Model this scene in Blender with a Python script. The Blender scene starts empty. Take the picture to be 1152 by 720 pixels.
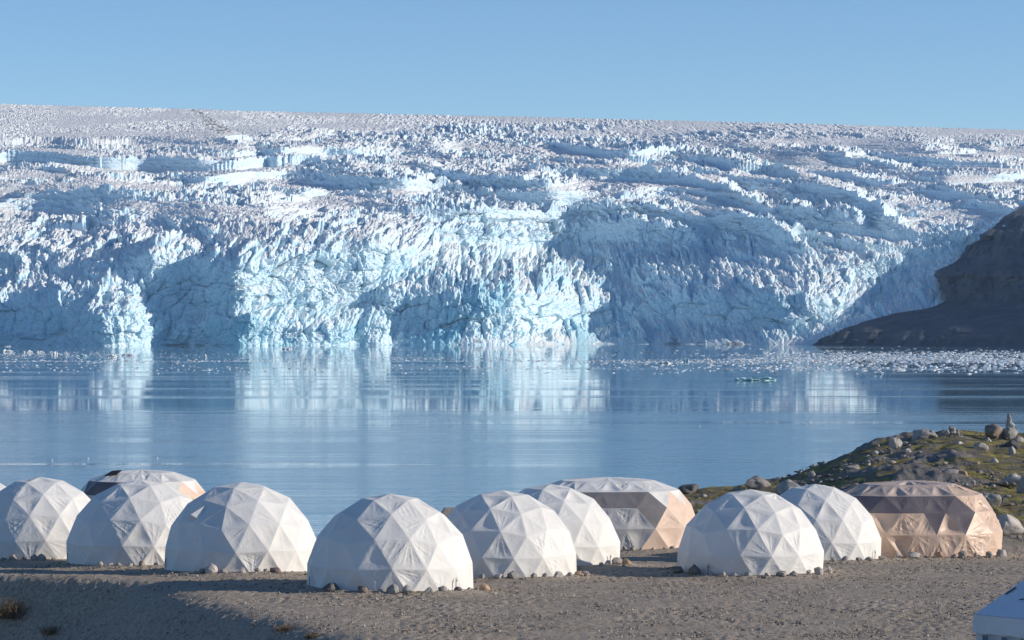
import bpy, bmesh, math, random
import numpy as np
from mathutils import Vector, Matrix, noise as mnoise

R = math.radians
SC = bpy.context.scene
COL = SC.collection
random.seed(7)

# ------------------------------------------------------------------ camera, sky, sun, exposure
CAM_Z = 25.7                 # metres above the fjord
F = 3267.0                   # focal length in units of 1/1152 of the picture's width
SUN_EL, SUN_AZ = R(19.0), R(96.0)      # low sun square from the right

cam_d = bpy.data.cameras.new("camera")
cam = bpy.data.objects.new("camera", cam_d)
COL.objects.link(cam)
cam_d.sensor_width = 36.0
cam_d.lens = 36.0 * F / 1152.0
cam_d.clip_start = 0.5
cam_d.clip_end = 90000.0
cam.location = (0, 0, CAM_Z)
cam.rotation_euler = (R(90), 0, 0)
SC.camera = cam

world = bpy.data.worlds.new("World")
SC.world = world
world.use_nodes = True
wn = world.node_tree
bg = wn.nodes["Background"]
sky = wn.nodes.new("ShaderNodeTexSky")
sky.sky_type = 'NISHITA'
sky.sun_disc = False
sky.sun_elevation = SUN_EL
sky.sun_rotation = SUN_AZ
sky.altitude = 600.0
sky.air_density = 1.0
sky.dust_density = 0.0
sky.ozone_density = 3.6
geo = wn.nodes.new("ShaderNodeTexCoord")
mp = wn.nodes.new("ShaderNodeMapping")          # arctic air: the milky layer lies below the ice's edge
mp.inputs['Location'].default_value = (0, 0, 0.0)
mp.inputs['Scale'].default_value = (1, 1, 1.65)
wn.links.new(geo.outputs['Generated'], mp.inputs['Vector'])
wn.links.new(mp.outputs['Vector'], sky.inputs['Vector'])
tint = wn.nodes.new("ShaderNodeHueSaturation")
tint.inputs['Saturation'].default_value = 1.06
wn.links.new(sky.outputs['Color'], tint.inputs['Color'])
wn.links.new(tint.outputs['Color'], bg.inputs['Color'])
bg.inputs['Strength'].default_value = 0.138

sun_d = bpy.data.lights.new("sun", 'SUN')
sun_d.energy = 3.75
sun_d.angle = R(0.5)
sun_d.color = (1.0, 0.90, 0.765)
sun = bpy.data.objects.new("sun", sun_d)
COL.objects.link(sun)
sun_vec = Vector((math.sin(SUN_AZ) * math.cos(SUN_EL), math.cos(SUN_AZ) * math.cos(SUN_EL), math.sin(SUN_EL)))
sun.rotation_euler = sun_vec.to_track_quat('Z', 'Y').to_euler()

SC.view_settings.view_transform = 'Standard'
SC.view_settings.look = 'None'
SC.view_settings.exposure = 0.27
SC.view_settings.gamma = 1.0
SC.view_settings.use_curve_mapping = False
SC.render.engine = 'CYCLES'
SC.cycles.max_bounces = 5
SC.cycles.diffuse_bounces = 3
SC.cycles.glossy_bounces = 3
SC.cycles.transmission_bounces = 2
SC.cycles.volume_bounces = 0

# ------------------------------------------------------------------ numpy noise
def _hash(ix, iy, seed):
    h = (ix.astype(np.int64) * 374761393 + iy.astype(np.int64) * 668265263 + seed * 974634777) & 0xFFFFFFFF
    h = ((h ^ (h >> 13)) * 1274126177) & 0xFFFFFFFF
    h = ((h ^ (h >> 16)) * 2246822519) & 0xFFFFFFFF
    return h ^ (h >> 15)

def _rnd(ix, iy, seed):
    return _hash(ix, iy, seed).astype(np.float64) / 4294967295.0

def perlin(x, y, seed=0):
    x0 = np.floor(x); y0 = np.floor(y)
    fx = x - x0; fy = y - y0
    u = fx * fx * fx * (fx * (fx * 6 - 15) + 10)
    v = fy * fy * fy * (fy * (fy * 6 - 15) + 10)
    def g(dx, dy):
        a = _rnd(x0 + dx, y0 + dy, seed) * (2 * np.pi)
        return np.cos(a) * (fx - dx) + np.sin(a) * (fy - dy)
    a = g(0, 0); b = g(1, 0); c = g(0, 1); d = g(1, 1)
    return ((a + (b - a) * u) * (1 - v) + (c + (d - c) * u) * v) * 1.5

def fbm(x, y, seed=0, octs=4, gain=0.5, lac=2.03):
    t = np.zeros(np.broadcast(x, y).shape); a = 1.0
    for k in range(octs):
        t = t + a * perlin(x + 17.3 * k, y - 9.1 * k, seed + k * 31)
        a *= gain; x = x * lac; y = y * lac
    return t

def ridged(x, y, seed=0, octs=3, gain=0.5):
    t = np.zeros(np.broadcast(x, y).shape); a = 1.0
    for k in range(octs):
        t = t + a * (1 - 2 * np.abs(perlin(x + 7.7 * k, y + 3.1 * k, seed + 13 * k)))
        a *= gain; x = x * 2.07; y = y * 2.07
    return t

def blocks(x, y, seed=0):
    """Broken ice: per point the cell's random height, its tilted top and the closeness to a crevasse."""
    x0 = np.floor(x); y0 = np.floor(y)
    f1 = np.full(x.shape, 9.0); f2 = np.full(x.shape, 9.0)
    hid = np.zeros(x.shape); tl = np.zeros(x.shape)
    for dx in (-1, 0, 1):
        for dy in (-1, 0, 1):
            cx = x0 + dx; cy = y0 + dy
            px = cx + 0.1 + 0.8 * _rnd(cx, cy, seed); py = cy + 0.1 + 0.8 * _rnd(cx, cy, seed + 1)
            ex = x - px; ey = y - py
            d = np.sqrt(ex * ex + ey * ey)
            near = d < f1
            f2 = np.where(near, f1, np.minimum(f2, d))
            f1 = np.where(near, d, f1)
            hid = np.where(near, _rnd(cx, cy, seed + 2), hid)
            a = _rnd(cx, cy, seed + 3) * 6.2832
            tl = np.where(near, ex * np.cos(a) + ey * np.sin(a), tl)
    return hid, tl, f2 - f1, f1

def smooth01(a, b, x):
    t = np.clip((x - a) / (b - a), 0, 1)
    return t * t * (3 - 2 * t)

def gauss_blur(a, sig, axis):
    n = int(sig * 3) + 1
    k = np.exp(-0.5 * (np.arange(-n, n + 1) / sig) ** 2); k /= k.sum()
    pad = [(0, 0)] * a.ndim; pad[axis] = (n, n)
    b = np.pad(a, pad, mode='edge')
    out = np.zeros_like(a)
    for i, w in enumerate(k):
        sl = [slice(None)] * a.ndim; sl[axis] = slice(i, i + a.shape[axis])
        out += w * b[tuple(sl)]
    return out

# ------------------------------------------------------------------ mesh helpers
def grid_mesh(name, X, Y, Z, mat, attrs=None, smooth=True):
    nr, nc = X.shape
    me = bpy.data.meshes.new(name)
    co = np.stack([X, Y, Z], -1).reshape(-1, 3).astype(np.float32)
    idx = np.arange(nr * nc, dtype=np.int32).reshape(nr, nc)
    q = np.stack([idx[:-1, :-1], idx[:-1, 1:], idx[1:, 1:], idx[1:, :-1]], -1).reshape(-1, 4)
    me.vertices.add(len(co)); me.vertices.foreach_set("co", co.ravel())
    me.loops.add(q.size); me.loops.foreach_set("vertex_index", q.ravel())
    me.polygons.add(len(q)); me.polygons.foreach_set("loop_start", np.arange(0, q.size, 4, dtype=np.int32))
    me.update(calc_edges=True)
    me.polygons.foreach_set("use_smooth", np.full(len(q), smooth))
    for k, v in (attrs or {}).items():
        a = me.attributes.new(k, 'FLOAT', 'POINT')
        a.data.foreach_set("value", np.ascontiguousarray(v, dtype=np.float32).ravel())
    me.materials.append(mat)
    return link(name, me)

def poly_mesh(name, verts, faces, mat, parent=None, smooth=False, sharp=None):
    me = bpy.data.meshes.new(name)
    me.from_pydata([tuple(v) for v in verts], [], [tuple(int(i) for i in f) for f in faces])
    me.update()
    if smooth:
        me.polygons.foreach_set("use_smooth", np.full(len(me.polygons), True))
        if sharp is not None:
            me.set_sharp_from_angle(angle=sharp)
    me.materials.append(mat)
    return link(name, me, parent)

def link(name, me, parent=None):
    o = bpy.data.objects.new(name, me)
    COL.objects.link(o)
    if parent is not None:
        o.parent = parent
    return o

def tag(o, label, cat, group=None, kind=None):
    o["label"] = label; o["category"] = cat
    if group: o["group"] = group
    if kind: o["kind"] = kind
    return o

def thing(name, label, cat, loc, rz=0.0, group=None):
    o = bpy.data.objects.new(name, None)
    o.empty_display_size = 0.3
    COL.objects.link(o)
    o.location = loc; o.rotation_euler = (0, 0, rz)
    return tag(o, label, cat, group)

# ------------------------------------------------------------------ materials
class NT:
    def __init__(self, name):
        self.m = bpy.data.materials.new(name); self.m.use_nodes = True
        self.t = self.m.node_tree; self.b = self.t.nodes["Principled BSDF"]
        self.b.inputs['Roughness'].default_value = 0.85
        self.b.inputs['Specular IOR Level'].default_value = 0.3
    def n(self, typ, **kw):
        nd = self.t.nodes.new(typ)
        for k, v in kw.items(): setattr(nd, k, v)
        return nd
    def l(self, a, b): self.t.links.new(a, b)
    def attr(self, name): 
        nd = self.n("ShaderNodeAttribute", attribute_name=name); return nd.outputs['Fac']
    def pos(self, scale=(1, 1, 1), obj=False):
        if obj: o = self.n("ShaderNodeTexCoord").outputs['Object']
        else: o = self.n("ShaderNodeNewGeometry").outputs['Position']
        mp = self.n("ShaderNodeMapping"); mp.inputs['Scale'].default_value = scale
        self.l(o, mp.inputs['Vector']); return mp.outputs['Vector']
    def noise(self, vec, scale, detail=3, rough=0.55, dist=0.0):
        nd = self.n("ShaderNodeTexNoise")
        nd.inputs['Scale'].default_value = scale; nd.inputs['Detail'].default_value = detail
        nd.inputs['Roughness'].default_value = rough; nd.inputs['Distortion'].default_value = dist
        self.l(vec, nd.inputs['Vector']); return nd.outputs['Fac']
    def ramp(self, fac, stops):
        nd = self.n("ShaderNodeValToRGB"); e = nd.color_ramp.elements
        while len(e) < len(stops): e.new(0.5)
        for el, (p, c) in zip(e, stops):
            el.position = p; el.color = (c[0], c[1], c[2], 1) if isinstance(c, (tuple, list)) else (c, c, c, 1)
        self.l(fac, nd.inputs['Fac']); return nd.outputs['Color']
    def mix(self, fac, a, b):
        nd = self.n("ShaderNodeMix", data_type='RGBA')
        if isinstance(fac, (int, float)): nd.inputs[0].default_value = fac
        else: self.l(fac, nd.inputs[0])
        for i, c in ((6, a), (7, b)):
            if isinstance(c, (tuple, list)): nd.inputs[i].default_value = (c[0], c[1], c[2], 1)
            else: self.l(c, nd.inputs[i])
        return nd.outputs[2]
    def math(self, op, a, b=0.0, clamp=False):
        nd = self.n("ShaderNodeMath", operation=op, use_clamp=clamp)
        for i, v in ((0, a), (1, b)):
            if isinstance(v, (int, float)): nd.inputs[i].default_value = v
            else: self.l(v, nd.inputs[i])
        return nd.outputs[0]
    def bump(self, h, strength, dist=1.0, normal=None):
        nd = self.n("ShaderNodeBump"); nd.inputs['Distance'].default_value = dist
        if isinstance(strength, (int, float)): nd.inputs['Strength'].default_value = strength
        else: self.l(strength, nd.inputs['Strength'])
        self.l(h, nd.inputs['Height'])
        if normal is not None: self.l(normal, nd.inputs['Normal'])
        self.l(nd.outputs[0], self.b.inputs['Normal']); return nd.outputs[0]
    def color(self, c):
        if isinstance(c, (tuple, list)): self.b.inputs['Base Color'].default_value = (c[0], c[1], c[2], 1)
        else: self.l(c, self.b.inputs['Base Color'])
    def set(self, **kw):
        for k, v in kw.items(): self.b.inputs[k.replace('_', ' ')].default_value = v

def mat_ice():
    k = NT("glacier_ice")
    p = k.pos()
    n1 = k.noise(p, 0.02, 4)
    n2 = k.noise(p, 0.16, 4, 0.65)
    gn = k.n("ShaderNodeSeparateXYZ"); k.l(k.n("ShaderNodeNewGeometry").outputs['Normal'], gn.inputs[0])
    flat = k.ramp(gn.outputs['Z'], [(0.30, 0.0), (0.75, 1.0)])
    firn = k.mix(n1, (0.82, 0.84, 0.85), (0.88, 0.88, 0.87))       # weathered snow lies on the tops, clean blue ice on the steep breaks
    clean = k.mix(n1, (0.62, 0.84, 0.97), (0.73, 0.89, 0.98))
    snow = k.mix(flat, clean, firn)
    c = k.mix(k.attr("blue"), snow, (0.36, 0.70, 0.84))
    fleck = k.ramp(n2, [(0.52, 0.0), (0.66, 1.0)])
    d = k.math('MULTIPLY', fleck, k.attr("dirt"), True)
    c = k.mix(d, c, (0.48, 0.44, 0.42))
    c = k.mix(k.attr("stain"), c, (0.10, 0.095, 0.095))
    k.color(c)
    k.set(Roughness=0.6)
    k.bump(k.noise(k.pos((1, 1, 0.6)), 0.5, 5, 0.65), 0.5, 1.2)
    return k.m

def mat_water():
    k = NT("fjord_water")
    k.color((0.15, 0.33, 0.43))
    k.set(IOR=1.55, Specular_IOR_Level=0.5)
    # long flat swells and wind lanes: rougher lanes take on the sky, calm lanes mirror the ice
    lane = k.noise(k.pos((0.0014, 0.016, 1)), 1.0, 4, 0.6, 0.5)
    lane2 = k.noise(k.pos((0.007, 0.15, 1)), 1.0, 4, 0.65)
    w1 = k.noise(k.pos((0.035, 0.24, 1)), 1.0, 4, 0.6)
    w2 = k.noise(k.pos((0.6, 1.6, 1)), 1.0, 3, 0.6)
    w3 = k.noise(k.pos((0.016, 0.09, 1)), 1.0, 2, 0.5)
    y = k.n("ShaderNodeSeparateXYZ"); k.l(k.n("ShaderNodeNewGeometry").outputs['Position'], y.inputs[0])
    near = k.n("ShaderNodeMapRange"); k.l(y.outputs['Y'], near.inputs['Value'])
    near.inputs['From Min'].default_value = 860; near.inputs['From Max'].default_value = 640
    near.inputs['To Min'].default_value = 0.0; near.inputs['To Max'].default_value = 1.0
    mixl = k.math('ADD', k.math('MULTIPLY', lane, 0.55), k.math('MULTIPLY', lane2, 0.45))
    amt = k.ramp(k.math('ADD', mixl, k.math('MULTIPLY', near.outputs[0], 0.14)), [(0.53, 0.0), (0.68, 1.0)])
    h = k.math('ADD', k.math('MULTIPLY', w1, 0.75), k.math('MULTIPLY', w2, 0.16))
    h = k.math('ADD', k.math('MULTIPLY', h, k.math('ADD', amt, 0.05)), k.math('MULTIPLY', w3, 0.05))
    k.bump(h, 0.26, 1.0)
    k.l(k.math('ADD', k.math('MULTIPLY', amt, 0.13), 0.012), k.b.inputs['Roughness'])
    return k.m

def mat_hillside():
    k = NT("dark_rock_slope")
    p = k.pos()
    n = k.noise(k.pos((0.02, 0.02, 0.05)), 1.0, 6, 0.62, 0.8)
    c = k.ramp(n, [(0.3, (0.095, 0.110, 0.140)), (0.55, (0.13, 0.148, 0.18)), (0.72, (0.185, 0.205, 0.235))])
    st = k.noise(k.pos((0.012, 0.012, 0.09)), 1.0, 5, 0.7, 1.2)       # snow lying in the gullies and on ledges
    c = k.mix(k.ramp(st, [(0.64, 0.0), (0.70, 0.75)]), c, (0.62, 0.66, 0.70))
    k.color(c)
    k.bump(k.noise(p, 0.09, 6, 0.65), 0.8, 8.0)
    return k.m

def mat_ground():
    k = NT("gravel_ground")
    p = k.pos()
    n1 = k.noise(p, 0.35, 4, 0.6)
    n2 = k.noise(p, 8.0, 4, 0.7)
    n3 = k.noise(p, 24.0, 2, 0.6)
    c = k.ramp(n1, [(0.32, (0.41, 0.335, 0.255)), (0.68, (0.485, 0.40, 0.315))])
    c = k.mix(k.ramp(n2, [(0.36, 0.65), (0.56, 0.0)]), c, (0.13, 0.11, 0.095))
    c = k.mix(k.ramp(n3, [(0.60, 0.0), (0.74, 0.7)]), c, (0.46, 0.42, 0.37))
    # the knoll: moss, heather and bare rock
    m1 = k.noise(p, 1.1, 5, 0.68)
    m2 = k.noise(p, 0.45, 4, 0.6)
    moss = k.ramp(m1, [(0.34, (0.07, 0.055, 0.032)), (0.46, (0.19, 0.165, 0.05)), (0.60, (0.33, 0.275, 0.08)), (0.72, (0.40, 0.29, 0.12))])
    moss = k.mix(k.ramp(m2, [(0.55, 0.0), (0.68, 0.8)]), moss, (0.13, 0.065, 0.035))
    soil = k.ramp(n2, [(0.35, (0.08, 0.068, 0.055)), (0.6, (0.20, 0.17, 0.14))])
    moss = k.mix(k.ramp(k.noise(p, 0.8, 4, 0.6), [(0.44, 0.0), (0.54, 1.0)]), soil, moss)
    c = k.mix(k.attr("moss"), c, moss)
    rock = k.ramp(n2, [(0.3, (0.12, 0.11, 0.10)), (0.7, (0.27, 0.25, 0.235))])
    c = k.mix(k.attr("rock"), c, rock)
    k.color(c)
    h = k.math('ADD', k.math('MULTIPLY', n2, 0.5), k.math('MULTIPLY', n3, 0.2))
    k.bump(h, 1.0, 0.12)
    return k.m

def mat_fabric(name, c1, c2, rough=0.6, trans=0.0, scale=0.7):
    k = NT(name)
    p = k.pos(obj=True)
    n = k.noise(p, scale, 3, 0.5)
    c = k.mix(k.ramp(n, [(0.35, 0.0), (0.65, 1.0)]), c1, c2)
    k.color(c)
    k.set(Roughness=rough)
    k.b.inputs['Sheen Weight'].default_value = 0.08
    h = k.math('ADD', k.math('MULTIPLY', k.noise(p, 3.0, 3, 0.6), 0.8), k.math('MULTIPLY', k.noise(p, 14.0, 2), 0.2))
    k.bump(h, 0.35, 0.06)
    return k.m

def mat_rock(name, c1, c2, c3):
    k = NT(name)
    p = k.pos(obj=True)
    n = k.noise(p, 3.2, 5, 0.66)
    inf = k.n("ShaderNodeObjectInfo")
    c = k.ramp(n, [(0.3, c1), (0.52, c2), (0.72, c3)])
    hsv = k.n("ShaderNodeHueSaturation")
    k.l(c, hsv.inputs['Color'])
    k.l(k.math('ADD', k.math('MULTIPLY', inf.outputs['Random'], 0.5), 0.75), hsv.inputs['Value'])
    k.color(hsv.outputs['Color'])
    k.bump(k.noise(p, 9.0, 5, 0.7), 0.6, 0.05)
    return k.m

def mat_plain(name, c, rough=0.6, metal=0.0):
    k = NT(name)
    n = k.noise(k.pos(obj=True), 6.0, 3)
    k.color(k.mix(n, tuple(x * 0.8 for x in c), c))
    k.set(Roughness=rough, Metallic=metal)
    return k.m

def mat_pebble():
    k = NT("pebble")
    g = k.n("ShaderNodeNewGeometry")
    c = k.ramp(g.outputs['Random Per Island'], [(0.0, (0.15, 0.13, 0.11)), (0.35, (0.24, 0.205, 0.17)), (0.7, (0.34, 0.29, 0.235)), (1.0, (0.55, 0.50, 0.44))])
    k.color(c)
    k.bump(k.noise(k.pos(), 30.0, 3), 0.4, 0.02)
    return k.m

def mat_floe():
    k = NT("floating_ice")
    g = k.n("ShaderNodeNewGeometry")
    c = k.ramp(g.outputs['Random Per Island'], [(0.0, (0.52, 0.70, 0.80)), (0.25, (0.78, 0.84, 0.88)), (0.82, (0.86, 0.87, 0.88)), (0.94, (0.45, 0.42, 0.39)), (1.0, (0.30, 0.28, 0.26))])
    k.color(c); k.set(Roughness=0.5)
    return k.m

def mat_twig():
    k = NT("dry_twig")
    k.color(k.mix(k.noise(k.pos(), 6.0, 2), (0.13, 0.085, 0.05), (0.25, 0.18, 0.10)))
    return k.m

M = dict(ice=mat_ice(), water=mat_water(), hill=mat_hillside(), ground=mat_ground(), pebble=mat_pebble(), floe=mat_floe(), twig=mat_twig(),
         white=mat_fabric("white_tent_fabric", (0.74, 0.72, 0.685), (0.80, 0.78, 0.745)),
         skirt=mat_fabric("white_tent_skirt", (0.72, 0.70, 0.665), (0.78, 0.76, 0.725)),
         grey=mat_fabric("grey_tent_fabric", (0.52, 0.50, 0.48), (0.60, 0.58, 0.56)),
         tan=mat_fabric("tan_tent_fabric", (0.60, 0.43, 0.32), (0.70, 0.52, 0.40), 0.42),
         tan_roof=mat_fabric("dusty_tan_roof", (0.46, 0.36, 0.31), (0.54, 0.43, 0.37), 0.5),
         peach=mat_fabric("peach_panel", (0.72, 0.53, 0.41), (0.79, 0.60, 0.48)),
         window=mat_fabric("tinted_window_foil", (0.12, 0.105, 0.12), (0.19, 0.165, 0.175), 0.25),
         window_grey=mat_fabric("grey_window_foil", (0.20, 0.185, 0.185), (0.26, 0.24, 0.24), 0.3),
         blue=mat_fabric("pale_blue_canvas", (0.60, 0.67, 0.78), (0.66, 0.73, 0.83), 0.6),
         valance=mat_fabric("pale_valance_canvas", (0.72, 0.70, 0.70), (0.80, 0.78, 0.77), 0.6),
         dark=mat_plain("dark_zip_tape", (0.05, 0.05, 0.055)),
         clear=mat_plain("clear_window_slot", (0.16, 0.20, 0.26), 0.2),
         pole=mat_plain("galvanised_pole", (0.5, 0.5, 0.5), 0.4, 0.8),
         rock_grey=mat_rock("grey_granite", (0.20, 0.185, 0.17), (0.34, 0.32, 0.295), (0.48, 0.45, 0.42)),
         rock_pale=mat_rock("pale_granite", (0.30, 0.27, 0.24), (0.44, 0.40, 0.36), (0.55, 0.51, 0.47)),
         rock_brown=mat_rock("brown_rock", (0.12, 0.095, 0.08), (0.24, 0.19, 0.16), (0.36, 0.29, 0.25)),
         rock_dark=mat_rock("dark_rock", (0.08, 0.076, 0.073), (0.16, 0.15, 0.145), (0.27, 0.255, 0.24)),
         rock_tan=mat_rock("tan_rock", (0.28, 0.19, 0.12), (0.40, 0.28, 0.19), (0.50, 0.37, 0.26)))

# ------------------------------------------------------------------ water
wx = np.array([-9000, -4000, -2000, -500, 0, 500, 2000, 4000, 9000], float)
wy = np.array([-2000, 60, 300, 800, 1500, 2500, 4000, 9000], float)
WX, WY = np.meshgrid(wx, wy)
tag(grid_mesh("fjord_water", WX, WY, np.zeros_like(WX), M['water']), "calm blue fjord water between the camp and the glacier", "water", kind="structure")

# ------------------------------------------------------------------ glacier
PIX = lambda u, Y: (u - 576.0) / F * Y
def v_top(u):
    return np.interp(u, [-400, 0, 235, 262, 576, 860, 1152, 1600], [112, 117, 123, 124.5, 131, 138, 146, 156])

_W = np.array([0, .10, .225, .38, .537, .66, .73, .80, .848, .90, .926, .96, 1.0])
_Y = np.array([3000, 3012, 3035, 3110, 3270, 3500, 3720, 4020, 4320, 4850, 5250, 6050, 7200.])
_ws = np.linspace(0, 1, 801)
_ys = gauss_blur(np.interp(_ws, _W, _Y)[None], 14, 1)[0]
def y_profile(w): return np.interp(w, _ws, _ys)

# broad bulges and bays of the ice front: (centre u, v, half width, half height, lean, value); + faces left, - faces right
LOBES = [(60, 360, 66, 30, 0, 1.0), (168, 352, 48, 34, .25, -2.6), (243, 345, 26, 42, 0, 1.2), (300, 335, 36, 50, .2, -2.4), (330, 275, 30, 16, -.3, 1.4),
         (410, 285, 84, 40, -.5, -3.0), (428, 325, 34, 22, .3, 1.2), (445, 366, 24, 18, 0, -2.6), (350, 350, 28, 34, .2, -1.0), (500, 350, 26, 32, .5, -.5), (590, 300, 70, 70, 0, -2.7), (640, 345, 55, 45, 0, -2.0), (500, 280, 50, 34, 0, -2.0), (565, 345, 14, 24, 0, 1.5),
         (650, 293, 34, 8, 0, 1.0), (800, 358, 90, 56, 0, 0.95), (760, 300, 40, 14, .4, -.7), (850, 310, 40, 16, .5, -.6), (950, 325, 50, 28, -.4, -2.0), (900, 290, 50, 20, .5, -.5), (1000, 290, 40, 20, .5, -.8), (870, 240, 60, 30, .8, .6),
         (150, 240, 100, 22, .1, 1.0), (35, 262, 60, 26, .5, -.9), (235, 300, 30, 22, .2, .7), (195, 288, 20, 12, .4, -1.8),
         (420, 205, 120, 10, 0, 1.0), (520, 235, 90, 10, 0, -.3), (700, 255, 60, 20, .3, .5), (620, 225, 60, 14, .1, .6), (760, 215, 70, 16, .5, -.5)]
def macro(u, v):
    """Slope of the front across the view: bays that face away from the sun, noses that face it."""
    A = np.zeros(u.shape)
    for (cu, cv, a, b, lean, val) in LOBES:
        du = u - cu - lean * (v - cv) ; dv = v - cv
        q = (du / a) ** 2 + (dv / b) ** 2
        A += (val if val < 0 else 0.55 * val) * np.exp(-q ** 1.6)
    return A

us = np.arange(-170, 1330, 0.95)
vs = np.concatenate([np.arange(390.5, 250, -0.62), np.arange(250, 165, -0.5)])
w_rows = np.concatenate([(388.0 - vs) / (388 - 131), np.linspace((388.0 - 165) / (388 - 131), 1.0, 110)[1:]])
Wg, Ug = np.meshgrid(w_rows, us, indexing='ij')
Vg = 388.0 + (v_top(Ug) - 388.0) * Wg          # height line seen over the shore
Xn = PIX(Ug, 3000.0)                            # metres across
upper = smooth01(0.42, 0.72, Wg)
vb = np.interp(Ug, [-200, 0, 150, 300, 600, 850, 1152, 1400], [155, 158, 157, 148, 140, 146, 158, 166])
plat = smooth01(3, -8, Vg - vb)
# terraces of the icefall: steep risers and gentle treads that sweep down to the right
arc = (np.clip(Ug - 520, 0, None) / 632.0) ** 1.5
dip = np.exp(-((Ug - 200) / 230.0) ** 2)
ph = (Vg - 150 - arc * 62 + 10 * dip) / 24.0 + 0.70 * fbm(Ug / 230.0, Vg / 70.0, 5, 2)
fr = 1 - (ph - np.floor(ph))                    # 0 at a terrace's foot, 1 at the next one's
RISE = 0.74
band = smooth01(0.34, 0.52, Wg) * (1 - smooth01(0.89, 0.965, Wg))
band = band * (1 - 0.6 * plat) * (0.35 + 0.55 * smooth01(-0.35, 0.15, fbm(Ug / 160.0, Vg / 40.0, 12, 2)))
prog = np.where(fr < RISE, fr * 0.16 / RISE, 0.16 + (fr - RISE) * 0.84 / (1 - RISE))   # risers climb steeply, treads run back
# the long walls of the icefall that can be told apart: crest line (u, v) and wall height
WALLS = [([(-170, 159), (0, 163), (150, 167), (310, 171)], 29), ([(90, 150), (330, 156)], 9), ([(270, 166), (370, 168)], 24), ([(370, 148), (520, 149), (650, 164)], 26),
         ([(290, 185), (400, 189), (500, 200)], 28), ([(470, 197), (560, 201), (660, 211)], 24), ([(540, 152), (660, 160), (770, 172), (870, 188)], 18), ([(560, 172), (700, 186), (810, 206), (880, 240)], 17),
         ([(-170, 200), (0, 206), (120, 213), (250, 224), (345, 233)], 44), ([(830, 166), (1000, 172), (1180, 186)], 12), ([(870, 190), (960, 214), (1040, 262)], 22), ([(760, 215), (850, 245), (930, 290)], 22),
         ([(350, 220), (450, 227), (560, 238)], 16), ([(900, 152), (1050, 158), (1250, 170)], 8), ([(1000, 200), (1100, 215), (1250, 240)], 20), ([(60, 264), (180, 272), (260, 288)], 30)]
slope_w = gauss_blur(np.gradient(_ys, _ws)[None], 30, 1)[0]; slope_w = np.interp(Wg, _ws, slope_w)
wallm = np.zeros(Wg.shape); wcrest = np.zeros(Wg.shape); wpull = np.zeros(Wg.shape)
rag = 6.0 * fbm(Ug / 200.0, Vg / 400.0, 14, 1)
for pl, hgt in WALLS:
    pu = [p_[0] for p_ in pl]; pv = [p_[1] for p_ in pl]
    vc = np.interp(Ug, pu, pv) + rag * min(1.0, hgt / 18.0)
    tw = 0.62 * (pu[-1] - pu[0])
    endm = smooth01(pu[0] - 15, pu[0] - 15 + tw, Ug) * smooth01(pu[-1] + 25, pu[-1] - 50, Ug)
    hh = hgt * (0.35 + 0.65 * endm) * (1 + 0.2 * fbm(Ug / 110.0, Vg * 0 + hgt, 16, 1))
    tq = (vc + hh - Vg) / hh                      # 0 at the foot, 1 at the crest
    prof = np.where(tq < 1, np.clip(tq, 0, 1), np.clip(1 - (tq - 1) / 0.38, 0, 1))
    pull = prof * endm * 0.80 * hh / 257.0
    wpull = np.maximum(wpull, pull * np.minimum(1.0, 270.0 / (slope_w * 0.80 * hgt / 257.0)))
    wallm = np.maximum(wallm, smooth01(-0.05, 0.12, tq) * smooth01(0.97, 0.80, tq) * endm)
    wcrest = np.maximum(wcrest, np.exp(-((tq - 1.06) / 0.14) ** 2) * endm)
w_eff = np.maximum.accumulate(np.clip(Wg + band * (prog - fr) * (24.0 / 257.0) - wpull, 0, 1), axis=0)
w_eff = 0.93 * w_eff + 0.07 * Wg
Yg = y_profile(w_eff)
A = macro(Ug, Vg)
A += 0.38 * fbm(Ug / 55.0, Vg / 36.0, 21, 3) * (1 - 0.75 * upper)
A -= gauss_blur(A, 330, 1)
du_m = 0.95 * 0.918
Mac = -np.cumsum(A, 1) * du_m * 1.05
Mac -= 0.7 * gauss_blur(Mac, 430, 1)
Mac = gauss_blur(Mac, 14.0, 0)
Yg = Yg + Mac * (1 - 0.55 * upper) * (1 - 0.8 * plat) - 0.10 * Xn * upper * (1 - 0.5 * plat) + 0.12 * Xn * (1 - upper)
Yg = 0.5 * (np.maximum.accumulate(Yg, axis=0) + np.minimum.accumulate(Yg[::-1], axis=0)[::-1])   # no overhangs
Yg = gauss_blur(Yg, 1.5, 0)
Xg = PIX(Ug, Yg)
Zg = CAM_Z + (360.0 - Vg) * Yg / F
# serac field: broken blocks on three scales, pushed out along the slope's own normal
q = (388 - Vg) * 0.918 * (1 + 2.4 * smooth01(0.5, 1.0, Wg))
warpx = 4 * fbm(Xn / 60, q / 60, 41, 2); warpy = 4 * fbm(Xn / 60, q / 60, 42, 2)
xs = PIX(Ug, 3000 + (Yg - 3000) * 0.7) + warpx; qs = q + warpy
front = 1 - smooth01(0.30, 0.60, Wg)
lean = 0.35 * np.sin(Xn / 160.0)
h1, t1, e1, f1 = blocks((xs + lean * qs) / 30.0, qs / (30.0 - 6 * upper), 101)
h2, t2, e2, f2 = blocks((xs + lean * qs) / 11.5, qs / (13.5 - 3 * upper), 202)
h3, t3, e3, f3 = blocks(xs / 5.2 + 0.2 * perlin(xs / 4, qs / 4, 9), qs / 7.5, 303)
rg = ridged((xs + lean * qs) / 20.0, qs / 62.0, 77, 3)
calm = smooth01(-0.25, 0.35, fbm(Xn / 120.0, q / 70.0, 55, 3) + 0.15)    # smoother snowy walls here and there
lobe = np.clip(A, -1, 1)
riser = np.maximum(band * smooth01(RISE - 0.02, RISE - 0.2, fr), wallm)
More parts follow.
